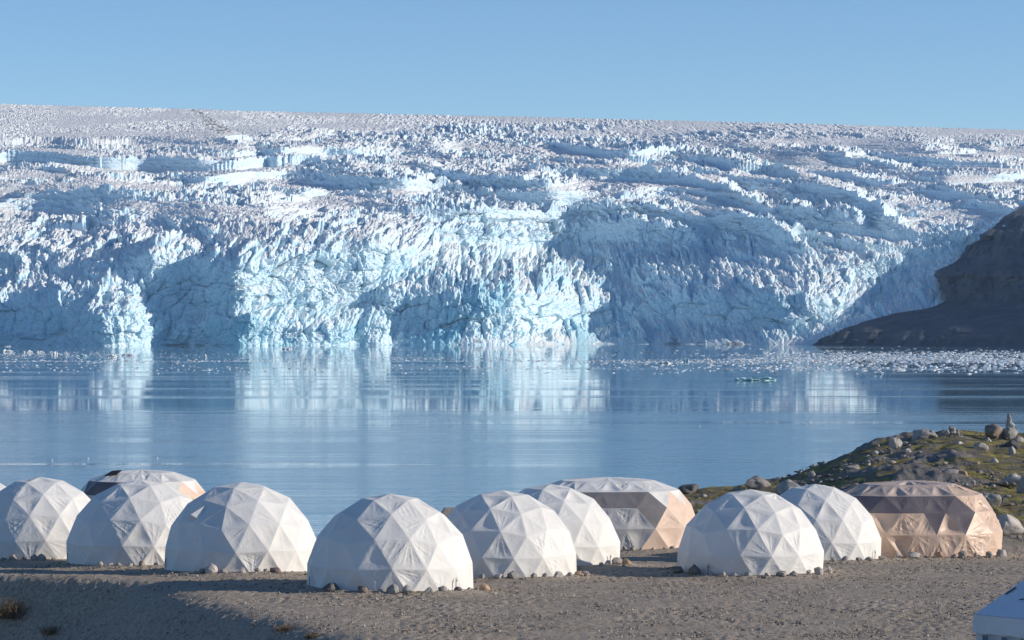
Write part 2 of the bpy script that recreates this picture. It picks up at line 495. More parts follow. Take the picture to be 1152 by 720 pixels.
crest = np.maximum(np.exp(-((fr - RISE) / 0.10) ** 2) * band, wcrest)
rough = 0.62 + 0.22 * smooth01(0.45, -0.10, A) - 0.12 * smooth01(-0.4, -1.2, A)                # bays are smoother than the noses
rough = rough * front + (1 - front) * (0.25 + 0.75 * calm)
rough *= 1 - 0.36 * riser
amp1 = 9.0 * rough * (1 - 0.92 * plat)
amp2 = 5.6 * rough * (1 - 0.85 * plat)
amp3 = 2.0 * rough * (1 - 0.1 * plat)
h4, t4, e4, f4 = blocks(xs / 2.7, qs / 3.6, 404)
disp = amp1 * ((h1 - 0.5) * 0.8 + 0.9 * t1 - 0.45 * np.exp(-e1 / 0.06)) \
     + amp2 * ((h2 - 0.5) * 0.9 + 1.0 * t2 - 0.35 * np.exp(-e2 / 0.09)) * (1 + 1.1 * crest) \
     + amp3 * ((h3 - 0.5) * 0.9 + 1.1 * t3) * (1 + 1.3 * crest) \
     + 1.3 * rough * ((h4 - 0.5) + t4) * (1 + 0.8 * crest) \
     + 2.6 * rg * front * rough + 1.0 * fbm(xs / 3.0, qs / 3.5, 66, 2) * (0.5 + 0.5 * rough)
# slope normal in the plane of depth and height
sY = gauss_blur(gauss_blur(Yg, 5, 0), 8, 1); sZ = gauss_blur(gauss_blur(Zg, 5, 0), 8, 1)
dY = np.gradient(sY, axis=0); dZ = np.gradient(sZ, axis=0); dX = np.gradient(Xg, axis=1)
L = np.sqrt(dY ** 2 + dZ ** 2) + 1e-6
ny = -dZ / L; nz = dY / L
nx = np.clip(np.gradient(sY, axis=1) / dX, -1.2, 1.2) * 0.8 * (-ny)
nl = np.sqrt(nx ** 2 + ny ** 2 + nz ** 2)
disp *= (1 - 0.22 * upper) * (0.35 + 0.65 * smooth01(0.0, 0.06, Wg))
Xd = Xg + disp * nx / nl; Yd = Yg + disp * ny / nl; Zd = Zg + disp * nz / nl * (0.25 + 0.75 * smooth01(0.0, 0.05, Wg))
# colour: fresh blue faces near the sea, dirt on the weathered tops, the medial moraine
low = smooth01(0.62, 0.1, Wg)
zone = np.exp(-((Ug - 560) / 150.0) ** 2) + 0.7 * np.exp(-((Ug - 300) / 60.0) ** 2) + 0.7 * np.exp(-((Ug - 190) / 30.0) ** 2)
blue = np.clip((0.25 + 0.75 * zone) * low * (smooth01(0.45, 0.8, h1 * 0.6 + h2 * 0.4) * 0.75 + 0.55 * np.exp(-e2 / 0.1)), 0, 0.9)
blue += 0.55 * smooth01(0.16, 0.0, Wg) * smooth01(0.35, 0.6, h1) * np.clip(zone, 0, 1)
blue = np.clip(blue * 0.75 + 0.10 * smooth01(0.1, 0.6, e1) * low, 0, 0.92)
dirt = np.clip(0.12 + 0.30 * plat + 0.6 * smooth01(0.1, 0.5, fbm(Ug / 90, Vg / 34, 88, 3)) * upper + 0.5 * np.exp(-((Ug - 40) / 70.0) ** 2 - ((Vg - 265) / 40.0) ** 2)
               + 0.6 * np.exp(-((Ug - 960 - (Vg - 300) * 0.9) / 45.0) ** 2) * smooth01(360, 300, Vg), 0, 1) * (1 - low * 0.9)
mor_u = 236 + (Vg - 137) * 1.15 + 5 * fbm(Vg / 8, Ug / 60, 3, 2)
stain = smooth01(16, 5, np.abs(Ug - mor_u) / (0.35 + 0.65 * smooth01(122, 150, Vg))) * smooth01(154, 148, Vg) * smooth01(-0.15, 0.35, fbm(Ug / 4.0, Vg / 1.6, 95, 3)) * 0.85
rk = fbm(Ug / 22, Vg / 7, 93, 3)
stain = np.maximum(stain, 0.6 * smooth01(0.15, 0.45, rk + 0.55 * (Vg - 386) / 6) * smooth01(378, 384, Vg) * (smooth01(700, 730, Ug) * smooth01(850, 820, Ug) + np.exp(-((Ug - 545) / 14) ** 2)))
tag(grid_mesh("glacier", Xd, Yd, Zd, M['ice'], {"blue": blue, "dirt": dirt, "stain": np.clip(stain, 0, 1)}, smooth=False),
    "broken blue and white glacier front rising to an ice plateau across the fjord", "glacier", kind="structure")

# ------------------------------------------------------------------ dark hillside at the right end of the ice
hv = np.concatenate([np.arange(392, 236, -1.0), np.arange(236, 60, -3.0)])
ul = np.interp(-hv, [-392, -388, -375, -362, -352, -347, -338, -326, -310, -290, -255, -240, -190, -140, -100, -60],
               [915, 928, 950, 985, 1020, 1058, 1080, 1074, 1064, 1092, 1128, 1150, 1235, 1330, 1420, 1500])
ul = gauss_blur(ul[None], 2.5, 1)[0] + 6 * fbm(hv / 13.0, hv * 0, 71, 4)
off = np.concatenate([np.linspace(-14, 120, 130), np.linspace(123, 800, 110)])
HV, OFF = np.meshgrid(hv, off, indexing='ij')
HU = ul[:, None] + OFF
wv = np.clip((388 - HV) / 257.0, 0, 1)
jr = np.arange(len(us))
Yref = np.zeros_like(HU)
for i in range(len(hv)):
    r = int(np.argmin(np.abs(vs - hv[i]))) if hv[i] > 166 else len(vs) - 1
    g = np.interp(ul[i], us, Yd[r] if hv[i] > 166 else Yg[r])
    Yref[i] = g
Yref = gauss_blur(Yref, 6, 0)
HY = Yref - 34 - 0.62 * np.maximum(OFF + 14, 0) * 2.3 + 9 * fbm(HU / 60, HV / 40, 4, 6, 0.55) + 8 * ridged(HU / 34 + HV / 60, HV / 50 - HU / 110, 8, 4)
tag(grid_mesh("hillside", PIX(HU, HY), HY, CAM_Z + (360 - HV) * HY / F, M['hill']),
    "dark bare rock hillside at the right end of the glacier", "hillside", kind="structure")

# ------------------------------------------------------------------ clear arctic air
hz = bpy.data.materials.new("air"); hz.use_nodes = True
hn = hz.node_tree; hn.nodes.clear()
ho = hn.nodes.new("ShaderNodeOutputMaterial"); hv_ = hn.nodes.new("ShaderNodeVolumePrincipled")
hv_.inputs['Color'].default_value = (0.62, 0.80, 1.0, 1); hv_.inputs['Density'].default_value = 2.2e-5; hv_.inputs['Anisotropy'].default_value = 0.0
hn.links.new(hv_.outputs['Volume'], ho.inputs['Volume'])
bm = bmesh.new(); bmesh.ops.create_cube(bm, size=1.0)
me = bpy.data.meshes.new("haze"); bm.to_mesh(me); bm.free(); me.materials.append(hz)
haze = link("haze", me); haze.scale = (19000, 12000, 760); haze.location = (0, 3600, 372)
tag(haze, "thin blue haze in the air between the camp and the ice", "haze", kind="stuff")

# ------------------------------------------------------------------ near ground
DOMES = {}          # name: (x, y, radius); filled before the ground so that gravel can be banked round each foot
def dome_xy(px, D): return ((px - 576.0) / F * D, D)

def ground_base(x, y):
    zr = np.interp(y, [-60, -20, 0, 40, 60, 75, 86, 100, 113, 120, 127, 137, 150, 170, 200], [25, 24.3, 23.6, 19.9, 18.0, 16.95, 16.42, 16.22, 15.6, 15.48, 15.05, 14.7, 14.45, 14.3, 14.2])
    zl = np.interp(y, [-60, -20, 0, 40, 60, 75, 86, 100, 108, 115.4, 122, 137, 150, 170, 200], [25, 24.3, 23.6, 19.9, 18.0, 16.95, 16.5, 16.27, 16.2, 15.82, 15.52, 14.95, 14.6, 14.4, 14.2])
    t = smooth01(-9, -2.5, x)
    z = zl * (1 - t) + zr * t
    # embankment falling away on the left of the foreground
    xc = np.interp(y, [-60, 30, 60, 72, 86, 92, 97, 101, 105.5, 108, 111, 115, 130], [14, 8, 3.2, -0.2, -5.6, -8.3, -10.4, -11.9, -13.4, -17, -24, -32, -50])
    d = (xc - x) * 0.80
    sp = np.log1p(np.exp(np.clip(d * 3.2, -40, 40))) / 3.2
    z = z - (9.0 - 9.0 * np.exp(-1.0 * sp / 9.0)) * smooth01(20, 50, y)
    # mossy knoll on the right
    px = 576 + F * x / np.maximum(y, 20)
    lat = np.interp(px, [430, 500, 700, 775, 830, 880, 930, 985, 1035, 1075, 1152, 1400], [0, .04, .10, .20, .24, .36, .58, .86, .98, 1.04, .98, 1.2])
    z = z + lat * np.interp(y, [136, 150, 165, 178, 188, 205, 230], [0, .95, 2.2, 3.25, 3.95, 4.1, 4.0])
    # shore: the land drops into the fjord
    ye = np.interp(px, [-400, 320, 352, 470, 500, 775, 900, 1152, 1500], [168, 166, 146, 148, 178, 184, 190, 196, 205])
    e = y - ye
    z = z - 0.75 * np.log1p(np.exp(np.clip(e * 0.9, -40, 60))) / 0.9
    return np.maximum(z, -6.0)

def banks(x, y):
    z = np.zeros(np.broadcast(x, y).shape)
    for (cx, cy, r, s) in DOMES.values():
        xx = np.clip(np.abs(x - cx) - s, 0, None)
        d = np.sqrt(xx ** 2 + (y - cy) ** 2)
        z = np.maximum(z, 0.13 * np.exp(-((d - r) / 0.75) ** 2))
    return z

def ground_z(x, y):
    x = np.asarray(x, float); y = np.asarray(y, float)
    return ground_base(x, y) + banks(x, y)

def at(px, py, lo=70.0, hi=230.0):
    """Where the line of sight through a point of the photograph meets the ground."""
    D = np.arange(lo, hi, 0.05)
    x = (px - 576.0) / F * D
    z = CAM_Z + (360.0 - py) / F * D
    g = ground_z(x, D)
    hit = np.nonzero(g >= z)[0]
    k = hit[0] if len(hit) else len(D) - 1
    return float(x[k]), float(D[k]), float(g[k])

# px centre, depth, radius, half length of the straight middle
DSPEC = [("a", -30, 131, 3.0, 0), ("b", 45, 125, 3.1, 0), ("c", 158, 118.5, 3.05, 0), ("d", 272, 111, 3.0, 0), ("e", 439, 103, 3.0, 0),
         ("f", 565, 115, 3.0, 0), ("g", 619, 122, 3.0, 0), ("h", 844, 116.7, 3.0, 0), ("i", 917, 130, 3.0, 0),
         ("j", 683, 141, 3.4, 1.15), ("k", 1022, 134, 3.4, 1.0), ("l", 160, 158, 3.3, 0.6)]
for (nm, px, D, r, s) in DSPEC:
    x, y = dome_xy(px, D); DOMES[nm] = (x, y, r, s)

gx = np.concatenate([np.linspace(-400, -40, 30), np.linspace(-38, -23, 50), np.arange(-22.8, 27, 0.075), np.arange(27.2, 46, 0.22), np.linspace(48, 420, 40)])
gy = np.concatenate([np.linspace(-60, 50, 40), np.linspace(52, 82, 70), np.arange(82.3, 132, 0.115), np.arange(132.2, 212, 0.30), np.linspace(213, 260, 40)])
GY, GX = np.meshgrid(gy, gx, indexing='ij')
GZ = ground_z(GX, GY)
px_g = 576 + F * GX / np.maximum(GY, 20)
knoll = smooth01(137, 146, GY + 1.5 * fbm(GX / 3, GY / 3, 70, 3)) * smooth01(690, 760, px_g)
lip = smooth01(-1.5, 0.5, np.interp(GY, [60, 72, 86, 92, 97, 101, 105.5, 108, 111, 115], [3.2, -.2, -5.6, -8.3, -10.4, -11.9, -13.4, -17, -24, -32]) - GX)
inside = np.zeros(GX.shape)
for (cx, cy, r, s) in DOMES.values():
    xx = np.clip(np.abs(GX - cx) - s, 0, None)
    inside = np.maximum(inside, smooth01(r + 0.25, r - 0.1, np.sqrt(xx ** 2 + (GY - cy) ** 2)))
detail = 0.05 * fbm(GX / 3.2, GY / 3.2, 15, 3) + 0.022 * fbm(GX / 0.30, GY / 0.34, 16, 3) \
       - 0.055 * smooth01(0.40, 0.08, blocks(GX / 0.36, GY / 0.5, 17)[3]) * smooth01(-0.35, 0.3, fbm(GX / 5, GY / 5, 18, 2))
detail = detail * (1 + 0.5 * lip) + lip * 0.05 * fbm(GX / 1.3, GY / 1.3, 19, 3)
kd = 0.32 * fbm(GX / 5.0, GY / 5.0, 25, 4, 0.55) + 0.14 * ridged(GX / 1.7, GY / 1.7, 26, 3)
rockm = knoll * smooth01(0.36, 0.56, fbm(GX / 4.5, GY / 6.0, 28, 3) + 0.55 * np.exp(-((px_g - 1030) / 60) ** 2 - ((GY - 176) / 7) ** 2) + 0.5 * np.exp(-((px_g - 945) / 45) ** 2 - ((GY - 170) / 10) ** 2))
GZ = GZ + detail * (1 - inside) * (1 - 0.5 * knoll) + knoll * kd * (0.55 + 0.45 * rockm)
tag(grid_mesh("ground", GX, GY, GZ, M['ground'], {"moss": knoll * (1 - 0.9 * rockm), "rock": rockm}),
    "grey brown gravel ground of the camp with a mossy rock knoll on the right", "ground", kind="structure")

# ------------------------------------------------------------------ rocks
_ico = {}
def ico(sub):
    if sub not in _ico:
        bm = bmesh.new(); bmesh.ops.create_icosphere(bm, subdivisions=sub, radius=1.0)
        bm.verts.ensure_lookup_table()
        _ico[sub] = ([v.co.copy() for v in bm.verts], [[v.index for v in f.verts] for f in bm.faces]); bm.free()
    return _ico[sub]

def rock_verts(sx, sy, sz, seed, sub=3, rough=0.28, block=0.0):
    vs_, fs = ico(sub); out = []
    o = Vector((seed * 7.31, seed * 3.77, seed * 1.93))
    rr = random.Random(seed)
    cuts = [(Vector((rr.uniform(-1, 1), rr.uniform(-1, 1), rr.uniform(-.4, 1))).normalized(), rr.uniform(.55, .85)) for _ in range(7)]
    for v in vs_:
        p = v * (1 + rough * mnoise.noise(v * 1.3 + o) + 0.4 * rough * mnoise.noise(v * 3.1 + o))
        for n, d in cuts:                                   # flat broken faces
            t = p.dot(n) - d
            if t > 0: p = p - n * t * (0.55 + 0.4 * block)
        out.append(Vector((p.x * sx, p.y * sy, p.z * sz)))
    return out, fs

RN = [0]
def rock_obj(name, x, y, z, w, h, mat, parent=None, block=0.0, sub=3, sink=0.22, rough=0.36):
    RN[0] += 1
    rr = random.Random(RN[0] * 13 + 5)
    v, f = rock_verts(w / 2, w / 2 * rr.uniform(.75, 1.0), h / 2 * 1.25, RN[0], sub, rough, block)
    o = poly_mesh(name, v, f, M[mat], parent, True, R(28))
    o.location = (x, y, z + h * (0.5 - sink * 0.8)); o.rotation_euler = (0, 0, rr.uniform(-.5, .5))
    return o

# ------------------------------------------------------------------ geodesic tents
def geodesic(freq):
    t = math.atan(0.5)
    V = [Vector((0, 0, 1))] + [Vector((math.cos(R(72 * i)) * math.cos(t), math.sin(R(72 * i)) * math.cos(t), math.sin(t))) for i in range(5)] \
      + [Vector((math.cos(R(72 * i + 36)) * math.cos(t), math.sin(R(72 * i + 36)) * math.cos(t), -math.sin(t))) for i in range(5)] + [Vector((0, 0, -1))]
    Fc = []
    for i in range(5):
        j = (i + 1) % 5
        Fc += [(0, 1 + i, 1 + j), (1 + i, 6 + i, 1 + j), (6 + i, 6 + j, 1 + j), (6 + i, 11, 6 + j)]
    key, verts, faces = {}, [], []
    def vid(p):
        p = p.normalized(); k = (round(p.x, 4), round(p.y, 4), round(p.z, 4))
        if k not in key: key[k] = len(verts); verts.append(p)
        return key[k]
    for a, b, c in Fc:
        g = {}
        for i in range(freq + 1):
            for j in range(freq + 1 - i):
                g[i, j] = vid((V[a] * (freq - i - j) + V[b] * i + V[c] * j) / freq)
        for i in range(freq):
            for j in range(freq - i):
                faces.append((g[i, j], g[i + 1, j], g[i, j + 1]))
                if i + j < freq - 1: faces.append((g[i + 1, j], g[i + 1, j + 1], g[i, j + 1]))
    return verts, faces

def drape(tris, seed, loose=1.0, N=26):
    """Cloth stretched over a frame: each strut triangle gets a sagging, creased panel. Returns welded vertices and faces."""
    rs = np.random.RandomState(seed)
    I, J = [], []
    for i in range(N + 1):
        for j in range(N + 1 - i):
            I.append(i); J.append(j)
    I = np.array(I); J = np.array(J); b1 = I / N; b2 = J / N; b0 = 1 - b1 - b2
    ix = {(i, j): k for k, (i, j) in enumerate(zip(I, J))}
    tf = []
    for i in range(N):
        for j in range(N - i):
            tf.append((ix[i, j], ix[i + 1, j], ix[i, j + 1]))
            if i + j < N - 1: tf.append((ix[i + 1, j], ix[i + 1, j + 1], ix[i, j + 1]))
    tf = np.array(tf)
    allv, allf = [], []; off = 0
    mask = np.clip(27 * b0 * b1 * b2, 0, 1) ** 0.45
    for (a, b, c) in tris:
        a, b, c = (np.array(v, float) for v in (a, b, c))
        n = np.cross(b - a, c - a); ar = np.linalg.norm(n)
        if ar < 1e-6: continue
        n /= ar
        P = b0[:, None] * a + b1[:, None] * b + b2[:, None] * c
        sz = math.sqrt(ar)
        sag = -(0.010 + 0.05 * rs.rand() ** 2) * sz * loose * np.clip(27 * b0 * b1 * b2, 0, 1) ** 0.8
        w = np.zeros(len(P))
        amp = (0.008 + 0.022 * rs.rand() ** 1.2) * sz * loose
        for (bc, bl, br_) in ((b0, b1, b2), (b1, b2, b0), (b2, b0, b1)):   # sharp creases that run out of each corner
            th = bl / np.maximum(bl + br_, 1e-3)
            ph_ = rs.rand() * 6.28; k1 = rs.uniform(5, 11); k2 = rs.uniform(13, 24)
            s = 1.3 * (1 - np.abs(np.sin(k1 * th + ph_))) ** 2 + 0.7 * (1 - np.abs(np.sin(k2 * th + ph_ * 2.1))) ** 2
            w += (rs.rand() ** 1.6) * s * np.clip(bc * 1.25, 0, 1) ** 0.7 * (1 - bc) ** 0.35
        ang = rs.rand() * 3.14                                              # and a few pulled across
        cr = (1 - np.abs(np.sin((b1 * math.cos(ang) + b2 * math.sin(ang)) * rs.uniform(7, 16) + rs.rand() * 6))) ** 2
        w += 0.7 * rs.rand() ** 2 * cr
        P = P + n[None] * ((sag + amp * w) * mask)[:, None]
        allv.append(P); allf.append(tf + off); off += len(P)
    V = np.concatenate(allv); Fa = np.concatenate(allf)
    kq = np.round(V * 500).astype(np.int64)
    _, first, inv = np.unique(kq, axis=0, return_index=True, return_inverse=True)
    inv = inv.ravel()
    Fa = inv[Fa]
    ok = (Fa[:, 0] != Fa[:, 1]) & (Fa[:, 1] != Fa[:, 2]) & (Fa[:, 0] != Fa[:, 2])
    return V[first], Fa[ok]

def cloth(name, tris, seed, mat, parent, loose=1.0, N=26):
    v, f = drape(tris, seed, loose, N)
    return poly_mesh(name, v, f, M[mat], parent, True, R(11))

def strip(name, p0, p1, out, width, mat, parent):
    """A thin raised tape between two points on the cloth."""
    p0 = Vector(p0); p1 = Vector(p1); n = Vector(out).normalized(); d = (p1 - p0).normalized(); s = d.cross(n) * width / 2
    a = 0.012
    vs_ = [p0 - s + n * .004, p0 + s + n * .004, p1 + s + n * .004, p1 - s + n * .004]
    vs_ += [v + n * a for v in vs_]
    return poly_mesh(name, vs_, [(3, 2, 1, 0), (4, 5, 6, 7), (0, 1, 5, 4), (1, 2, 6, 5), (2, 3, 7, 6), (3, 0, 4, 7)], M[mat], parent)

GV, GF = geodesic(3)
BASE = -0.085
def round_tent(nm, label, rot, seed, zips=(200,), hatch=None):
    cx, cy, r, s = DOMES[nm]
    zf = float(ground_base(np.array(cx), np.array(cy - r))) + 0.06
    t = thing("dome_tent", label, "dome tent", (cx, cy, zf), rot, "white dome tents of the camp")
    def pt(v):
        z = max(v.z, BASE)
        k = 1.0 if v.z >= BASE else 1.0 / max(math.hypot(v.x, v.y), 1e-6) * 0.985
        return (v.x * k * r, v.y * k * r, (z - BASE) * r - (0.12 if v.z <= BASE else 0))
    ring = sorted({round(v.z, 2) for v in GV})
    keep = [f for f in GF if min(GV[i].z for i in f) > -0.30]
    lowf = [f for f in keep if min(GV[i].z for i in f) < -0.05]
    upf = [f for f in keep if f not in lowf]
    cloth("cover", [[pt(GV[i]) for i in f] for f in upf], seed, 'white', t)
    cloth("skirt", [[pt(GV[i]) for i in f] for f in lowf], seed + 50, 'skirt', t, 1.25)
    for a in zips:
        a = R(a) - rot
        d = Vector((math.cos(a), math.sin(a), 0))
        z = strip("zip", d * r * 0.997 + Vector((0, 0, .02)), d * r * 1.0 + Vector((0, 0, .42)), d, 0.03, 'dark', t)
        strip("pull_tab", d * r * 1.004 + Vector((0, 0, .30)) + Vector((-d.y, d.x, 0)) * .02, d * r * 1.004 + Vector((0, 0, .36)) + Vector((-d.y, d.x, 0)) * .06, d, 0.02, 'dark', z)
    return t

def stad(p, rad, s, n_arc, n_str):
    """A point of the stadium outline: p counts struts, counter-clockwise from the right end of the front."""
    N = 2 * (n_arc + n_str); p = p % N
    if p < n_arc:
        a = -math.pi / 2 + math.pi * p / n_arc; return (s + rad * math.cos(a), rad * math.sin(a))
    p -= n_arc
    if p < n_str: return (s - 2 * s * p / n_str, rad)
    p -= n_str
    if p < n_arc:
        a = math.pi / 2 + math.pi * p / n_arc; return (-s + rad * math.cos(a), rad * math.sin(a))
    p -= n_arc
    return (-s + 2 * s * p / n_str, -rad)

LEV = [0.0, 0.31, 0.60, 0.82, 0.955]
def long_tent(nm, label, rot, seed, sorter, mats, n_arc=6, n_str=2, loose=1.0, H=0.98):
    """sorter(row, slot, up, x, y) -> part name of a triangle."""
    cx, cy, r, s = DOMES[nm]
    zf = float(ground_base(np.array(cx), np.array(cy - r))) + 0.05
    t = thing("long_dome_tent", label, "dome tent", (cx, cy, zf), rot, "long dome tents of the camp")
    N = 2 * (n_arc + n_str)
    rings = []
    for k, lv in enumerate(LEV):
        rad = r * (0.985 if k == 0 else math.sqrt(max(1 - (lv - 0.10) ** 2 * 0.98, 0)) if lv < .9 else 0.36)
        rings.append([(*stad(i + 0.5 * (k % 2), rad, s * (1 if k < 4 else .9), n_arc, n_str), lv * r * H - (0.12 if k == 0 else 0)) for i in range(N)])
    parts = {}
    def add(row, i, up, tri):
        c = sum((Vector(p) for p in tri), Vector()) / 3
        c = Matrix.Rotation(rot, 3, 'Z') @ c
        parts.setdefault(sorter(row, i, up, c.x / r, c.y / r), []).append(tri)
    for k in range(len(LEV) - 1):
        a, b = rings[k], rings[k + 1]
        for i in range(N):
            j = (i + 1) % N
            if k % 2 == 0: add(k, i, True, (a[i], a[j], b[i])); add(k, i, False, (a[j], b[j], b[i]))
            else: add(k, i, True, (a[i], a[j], b[j])); add(k, i, False, (a[i], b[j], b[i]))
    top = rings[-1]; c0 = (0, 0, r * H)
    for i in range(N): add(4, i, True, (top[i], top[(i + 1) % N], c0))
    for q_, (pn, tr) in enumerate(sorted(parts.items())):
        cloth(pn, tr, seed + q_ * 7, mats[pn], t, loose * (0.35 if 'window' in pn else 1.0), 20)
    return t

round_tent("a", "white dome tent of which only a tiny tip shows at the left edge", 0.3, 11)
round_tent("b", "half shaded white dome tent cut by the left edge, lit on its right side", 0.55, 12, (205,))
round_tent("c", "white dome tent in front of the low dark windowed tent on the left", 0.20, 13, (204,))
round_tent("d", "white dome tent with small vent flap on shaded side, left of largest tent", 0.75, 14, (203,))
round_tent("e", "largest and nearest white dome tent with a ring of stones along its foot", 0.38, 15, (202, 322))
round_tent("f", "creased white dome tent right of the largest, overlapping another white tent", 0.05, 16, (202,))
round_tent("g", "white dome tent with rounded shadow low on front, beside long grey tent", 0.62, 17, (325,))
round_tent("h", "white dome tent on the right with creased dented panels on its front", 0.10, 18, (232,))
round_tent("i", "white dome tent directly left of the long tan tent", 0.46, 19, (325,))

def flap(nm, az, el, label=None):
    cx, cy, r, s = DOMES[nm]
    t = [o for o in COL.objects if o.name.startswith("dome_tent") and abs(o.location.x - cx) < .01][0]
    rot = t.rotation_euler.z
    def P(a, e, k=1.0):
        a = R(a) - rot; e = R(e)
        return Vector((math.cos(a) * math.cos(e), math.sin(a) * math.cos(e), math.sin(e) - BASE)) * r * k
    v = [P(az, el, .985), P(az + 13, el + 1, .985), P(az + 9, el + 14, .985), P(az + 5, el + 2, 1.055)]
    return poly_mesh("vent_flap", v, [(0, 1, 3), (1, 2, 3), (2, 0, 3)], M['white'], t)
flap("d", 222, 34)

def sort_tan(row, i, up, x, y):
    if y < 0.1 and row == 2 and x < 0.72: return "window_band"
    if y < -0.3 and row == 1 and not up and 0.18 < x < 0.62: return "window_band"
    if row >= 3 and x < 0.55: return "roof"
    return "wall"
long_tent("k", "long tan dome tent with a dark window band on the right of the camp", 0.10, 31, sort_tan, dict(window_band='window', roof='tan_roof', wall='tan'), loose=2.4)

def sort_grey(row, i, up, x, y):
    if (x > 0.62 and row in (0, 1)) or (row == 2 and up and x > .8): return "end_panel"
    if y < 0.1 and row == 2 and x <= 0.72: return "window_band"
    if y < 0 and row == 1 and not up and (x > 0.35 or x < -.3): return "window_band"
    if row <= 1 and y < 0.2: return "front_wall"
    return "roof"
long_tent("j", "long grey dome tent with a peach coloured right end behind the middle white tents", 0.06, 41, sort_grey,
          dict(end_panel='peach', window_band='window_grey', front_wall='grey', roof='white'), loose=1.3)

def sort_back(row, i, up, x, y):
    if row == 2 and y < 0.2 and x < -0.1: return "window_band"
    if (row <= 1 and x > 0.5) or (row == 2 and up and x > .7): return "end_panel"
    if row <= 1: return "front_wall"
    return "roof"
tb = long_tent("l", "low pale tent with dark window band behind the left white tents", 0.05, 51, sort_back,
          dict(end_panel='peach', window_band='window', front_wall='grey', roof='white'), loose=1.4)
tb.location.z -= 0.26
# an open roof vent
vq = [(-1.9, -1.35, 2.98), (-1.25, -1.55, 3.05), (-1.0, -1.25, 3.27), (-1.55, -1.05, 3.22)]
poly_mesh("roof_vent", vq + [(a, b, c - 0.05) for a, b, c in vq], [(0, 1, 2, 3), (7, 6, 5, 4), (0, 4, 5, 1), (1, 5, 6, 2), (2, 6, 7, 3), (3, 7, 4, 0)], M['dark'], tb)

# ------------------------------------------------------------------ stones holding down the tents: (picture x, width in metres, colour)
NAMES = {'rock_grey': 'grey', 'rock_pale': 'pale', 'rock_brown': 'brown', 'rock_dark': 'dark', 'rock_tan': 'tan'}
ORD = ["first", "second", "third", "fourth", "fifth", "sixth", "seventh", "eighth", "ninth", "tenth", "eleventh", "twelfth", "thirteenth", "fourteenth"]
FEET = {
 "e": ("the largest white tent", [(371, .56, 'rock_dark'), (409, .46, 'rock_brown'), (428, .22, 'rock_grey'), (443, .46, 'rock_grey'), (459, .42, 'rock_grey'), (483, .40, 'rock_pale'), (498, .36, 'rock_grey'), (515, .32, 'rock_dark'), (528, .2, 'rock_grey'), (545, .42, 'rock_tan')]),
 "f": ("tent right of the largest", [(542, .25, 'rock_pale'), (561, .38, 'rock_pale'), (577, .42, 'rock_grey'), (600, .26, 'rock_grey'), (614, .24, 'rock_pale'), (627, .42, 'rock_pale'), (641, .30, 'rock_grey'), (651, .46, 'rock_tan'), (658, .38, 'rock_grey')]),
 "g": ("tent beside long grey tent", [(676, .22, 'rock_grey'), (694, .5, 'rock_pale'), (705, .42, 'rock_tan')]),
 "j": ("long grey tent", [(703, .3, 'rock_grey'), (712, .3, 'rock_pale'), (722, .24, 'rock_grey'), (735, .24, 'rock_pale'), (748, .22, 'rock_grey'), (756, .34, 'rock_pale')]),
 "h": ("dented white tent on right", [(762, .55, 'rock_dark'), (781, .5, 'rock_dark'), (800, .2, 'rock_grey'), (814, .2, 'rock_pale'), (826, .26, 'rock_pale'), (842, .3, 'rock_grey'), (863, .26, 'rock_pale'), (879, .4, 'rock_pale'), (893, .34, 'rock_grey'), (910, .26, 'rock_pale'), (921, .44, 'rock_grey'), (933, .34, 'rock_pale')]),
 "i": ("white tent touching tan tent", [(938, .24, 'rock_grey'), (951, .36, 'rock_grey'), (966, .3, 'rock_grey'), (977, .36, 'rock_pale'), (991, .3, 'rock_pale')]),
 "k": ("long tan tent", [(1010, .28, 'rock_pale'), (1027, .58, 'rock_grey'), (1041, .2, 'rock_grey'), (1057, .42, 'rock_tan'), (1073, .26, 'rock_grey'), (1083, .42, 'rock_grey'), (1098, .22, 'rock_grey'), (1114, .36, 'rock_pale'), (1127, .56, 'rock_grey')]),
 "d": ("tent left of the largest", [(228, .3, 'rock_grey'), (239, .52, 'rock_pale'), (252, .34, 'rock_grey'), (273, .28, 'rock_grey'), (290, .26, 'rock_pale'), (299, .22, 'rock_grey'), (310, .46, 'rock_brown')]),
 "c": ("white tent before low back tent", [(113, .28, 'rock_grey'), (124, .2, 'rock_pale'), (133, .22, 'rock_grey'), (147, .26, 'rock_grey'), (160, .3, 'rock_brown'), (176, .22, 'rock_grey')]),
 "b": ("white tent cut by left edge", [(4, .24, 'rock_grey'), (14, .32, 'rock_pale'), (27, .22, 'rock_grey'), (38, .3, 'rock_grey'), (47, .4, 'rock_pale'), (60, .22, 'rock_grey')]),
}
for nm, (where, L_) in FEET.items():
    cx, cy, r, s = DOMES[nm]
    for i, (px, w, mt) in enumerate(L_):
        rs_ = r + 0.10 + w * 0.35
        y = cy - r
        for _ in range(4):
            x = (px - 576.0) / F * y
            dx = max(abs(x - cx) - s, 0)
            y = cy - math.sqrt(max(rs_ ** 2 - dx ** 2, 0.2))
            if dx > rs_ * .93: y = cy - rs_ * 0.37
        z = float(ground_z(x, y))
        o = rock_obj("foot_stone", x, y, z, w, w * random.uniform(.5, .85), mt, None, random.uniform(.2, .9), 3, random.uniform(.15, .45), .42)
        size = "large" if w >= .5 else "small" if w <= .26 else "mid sized"
        tag(o, f"{size} {NAMES[mt]} stone, {ORD[i]} from left at foot of {where}", "stone", "stones along the foot of " + where)

